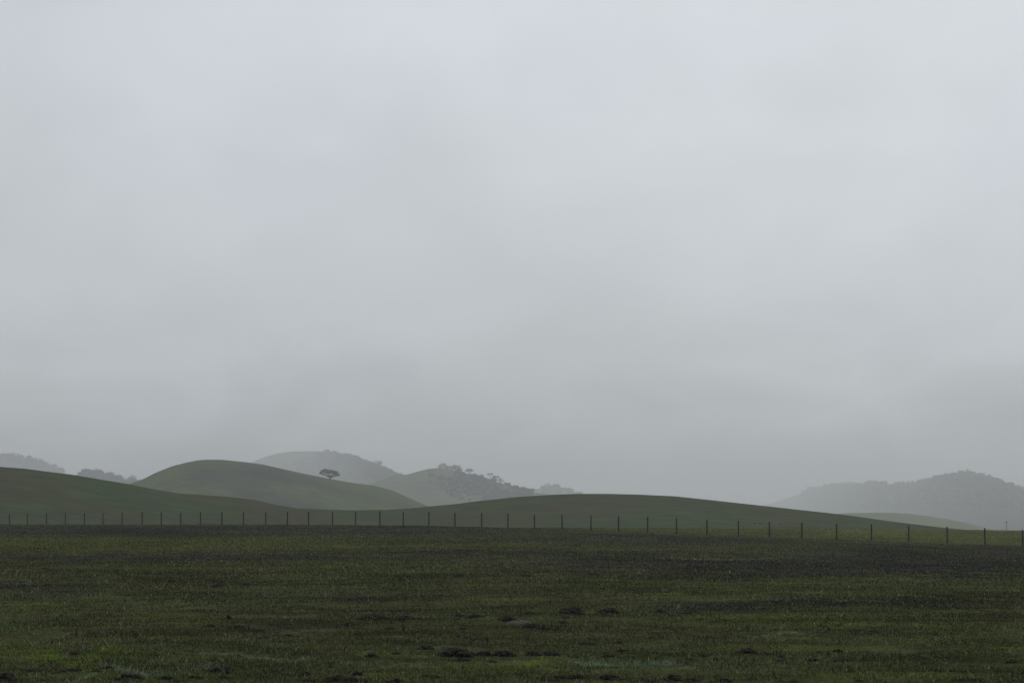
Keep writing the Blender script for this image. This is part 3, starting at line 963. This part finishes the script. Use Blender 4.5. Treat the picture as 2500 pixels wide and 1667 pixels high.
# far woods that read as one mass
def woods(name, hillname, n, xr, sr, crown_px, label, mask=None, seed=0):
    r_ = np.random.default_rng(900 + seed)
    h = HILLS[hillname]
    V = []
    cnt = 0
    while cnt < n:
        x = r_.uniform(*xr)
        ss = float(np.interp(x, h['xs'], h['sstar']))
        sv = ss - r_.random() ** 1.2 * (ss - sr)
        if mask is not None and r_.random() > mask(x, (ss - sv) / (ss - sr)):
            cnt += 0.2
            continue
        X_, Y_, Z_ = on_hill(hillname, x, s=sv)
        cnt += 1
        k = Y_ / F
        w = crown_px * k * (.45 + 1.3 * r_.random() ** 2)
        clumps = [(X_ + r_.normal(0, w * .2), Y_ + r_.normal(0, w * .2), Z_ + w * r_.uniform(.15, .4), w * .3, w * .3, w * .24) for _ in range(3)]
        v, q = leaves(clumps, 26 / (w * .3 * w * .24), w * .11, r_)
        V.append(v)
    V = np.concatenate(V)
    o = mesh_obj(name, V, np.arange(len(V)).reshape(-1, 4), MAT['scrub'])
    tag(o, label, 'woodland', kind='stuff')


def c2mask(x, d):
    if d < 0.14 and x < 1235: return 0.0
    return float(np.clip(1.5 * vnoise(x / 26, d * 3.2, 77) + 0.48 + (x - 1150) / 300, 0, 1)) if x > 1050 else 0.05


def c1mask(x, d):
    if d < 0.10 and x < 835: return 0.0
    if d < 0.34 and x < 790: return 0.0
    return float(np.clip(1.4 * vnoise(x / 40, d * 3, 78) + 0.35 + (x - 800) / 200 + d * 0.6, 0, 1))


woods('woodland', 'wooded_hill', 1100, (1050, 1300), -.5, 9, 'hazy oak scrub covering the right flank of the wooded hill', c2mask, 1)
woods('woodland', 'misty_wooded_hill', 1600, (690, 990), -.5, 11, 'hazy woodland covering the flank of the misty hill behind the lone oak', c1mask, 2)
woods('woodland', 'scrub_ridge', 260, (195, 360), -.35, 13, 'faint scrub covering the low ridge at the left', None, 3)
woods('woodland', 'faint_small_hill', 200, (1325, 1420), -.4, 9, 'very faint scrub on the small hazy hill', None, 4)
woods('woodland', 'right_mountain', 2200, (1960, 2560), -.6, 9, 'faint woodland covering the right hand mountain', None, 5)
woods('woodland', 'left_mountain', 240, (-40, 160), -.3, 14, 'very faint woodland on the mountain at the left edge', None, 6)


# ------------------------------------------------------------------ utility pole
def utility_pole():
    Y_ = 900.0; k = Y_ / F
    X_ = (2457.5 - HX) / F * Y_
    ztop = CAMZ + (HY - 1270.5) * k
    t = bpy.data.objects.new('utility_pole', None); COL.objects.link(t)
    zb = -10.5
    t.location = (X_, Y_, zb)
    tag(t, 'thin hazy utility pole with a short crossarm beyond the right end of the field', 'utility pole')
    H = ztop - zb
    b = MB(); b.tube([(0, 0, -1), (0, 0, H * .5), (0, 0, H)], [.19, .16, .12], 10); b.build('pole', MAT['pole'], t, True)
    b = MB(); b.box((-.38, -.17, H - .75), (1.7, .12, .14)); b.build('crossarm', MAT['pole'], t)
    for x in (-1.1, -.5, .35):
        b = MB(); b.tube([(x, -.17, H - .68), (x, -.17, H - .60), (x, -.17, H - .52), (x, -.17, H - .46)], [.03, .07, .08, .03], 8)
        b.build('insulator', MAT['glass'], t, True)
    b = MB(); b.tube([(-.75, -.14, H - .80), (0, -.10, H - 1.4)], [.025, .025], 5); b.build('brace', MAT['pole'], t)


utility_pole()


# ------------------------------------------------------------------ birds low over the field
def bird(x, y, Y_, tilt, heading, label, seed):
    k = Y_ / F
    X_ = (x - HX) / F * Y_; Z_ = CAMZ + (HY - y) * k
    t = bpy.data.objects.new('bird', None); COL.objects.link(t)
    t.location = (X_, Y_, Z_); t.rotation_euler = (0, tilt, heading); t.scale = (.75, .75, .75)
    tag(t, label, 'bird', 'small dark birds flying low behind the fence')
    b = MB()   # body along +x : tail, belly, breast, head, beak
    b.tube([(-.16, 0, .0), (-.11, 0, .0), (-.05, 0, -.008), (.02, 0, -.012), (.07, 0, .0), (.10, 0, .012), (.125, 0, .010), (.145, 0, .006)],
           [.022, .016, .034, .042, .030, .027, .012, .002], 10)
    b.build('body', MAT['bird'], t, True)
    for sgn in (-1, 1):
        v = []
        for (yy, zz, c0, c1) in ((.02, .01, .05, -.05), (.09, .05, .055, -.05), (.16, .06, .03, -.055), (.22, .045, -.03, -.07)):
            v += [(c0, sgn * yy, zz + .004), (c1, sgn * yy, zz + .002), (c1, sgn * yy, zz - .002), (c0, sgn * yy, zz - .004)]
        q = [(i * 4 + a, i * 4 + (a + 1) % 4, i * 4 + 4 + (a + 1) % 4, i * 4 + 4 + a) for i in range(3) for a in range(4)] + [(3, 2, 1, 0), (12, 13, 14, 15)]
        mesh_obj('wing', np.array(v), np.array(q), MAT['bird'], t)


bird(1843.5, 1277.3, 225, .3, .4, 'tiny dark bird, leftmost of the three low over the field', 1)
bird(1855.5, 1278.0, 228, .5, 1.0, 'tiny dark bird, middle one of the three low over the field', 2)
bird(1906.0, 1278.8, 215, .5, -.3, 'tiny dark bird, rightmost and alone between two right hand fence posts', 3)


# ------------------------------------------------------------------ weeds
def weed(x, ybase, hpx, label, mat, seed, spread=0.25, n=7, name='weed', seedhead=False):
    X_, Y_, Z_ = ground_point(x, ybase)
    k = Y_ / F
    h = hpx * k
    r_ = np.random.default_rng(seed)
    t = bpy.data.objects.new(name, None); COL.objects.link(t)
    t.location = (X_, Y_, Z_ - .005)
    tag(t, label, 'weed')
    b = MB()
    for i in range(n):
        a = r_.uniform(0, 6.28); s = h * spread * r_.random()
        hh = h * (1 if i == 0 else r_.uniform(.4, .9))
        b.tube([(0, 0, 0), (math.cos(a) * s * .4, math.sin(a) * s * .4, hh * .5), (math.cos(a) * s, math.sin(a) * s, hh)], [.004, .003, .002], 5)
    b.build('stem', mat if seedhead else MAT['weed'], t)
    cl = [(r_.normal(0, h * spread * .3), r_.normal(0, h * spread * .3), h * r_.uniform(.25, .95), .012, .012, .02) for _ in range(10)]
    v, q = leaves(cl, 60000, .008, r_)
    mesh_obj('seed_head' if seedhead else 'leaf', v, q, mat, t)


weed(186.5, 1558, 22, 'thin upright reddish brown stalk standing alone in the left grass', MAT['dock'], 1, .10, 3, 'dock_stalk', True)
weed(1271, 1505, 22, 'thin dark upright stalk in the grass behind the pale soil mound', MAT['weed'], 2, .12, 3)
weed(553, 1646, 24, 'dark leafy upright weed among the clods at the lower left', MAT['weed'], 3, .35, 9)
weed(558, 1512, 12, 'small dark leafy tuft in the left middle of the field', MAT['weed'], 4, .5, 9)
weed(985, 1540, 18, 'sparse dry weed in the grass left of the middle, below a row of clods', MAT['weed'], 5, .35, 5)
weed(1188, 1568, 16, 'short dark bushy weed above the long broken row of clods', MAT['weed'], 6, .6, 10)

# ------------------------------------------------------------------ haze
def haze():
    R, lo, hi = 9300.0, -12.5, 250.0
    v = [(a * R, b * R, c) for a in (-1, 1) for b in (-1, 1) for c in (lo, hi)]
    q = np.array([(0, 1, 3, 2), (4, 6, 7, 5), (0, 4, 5, 1), (2, 3, 7, 6), (0, 2, 6, 4), (1, 5, 7, 3)])
    m = bpy.data.materials.new('fog_air'); m.use_nodes = True
    nt = m.node_tree; nt.nodes.clear()
    out = nt.nodes.new('ShaderNodeOutputMaterial')
    pv = nt.nodes.new('ShaderNodeVolumePrincipled')
    pv.inputs['Color'].default_value = (0.875, 0.895, 0.905, 1)
    pv.inputs['Density'].default_value = HAZE_DENSITY
    pv.inputs['Anisotropy'].default_value = 0.35
    nt.links.new(pv.outputs[0], out.inputs['Volume'])
    o = mesh_obj('haze', np.array(v), q, m)
    tag(o, 'pale grey fog hanging over the field and hiding the far hills', 'haze', kind='stuff')


haze()
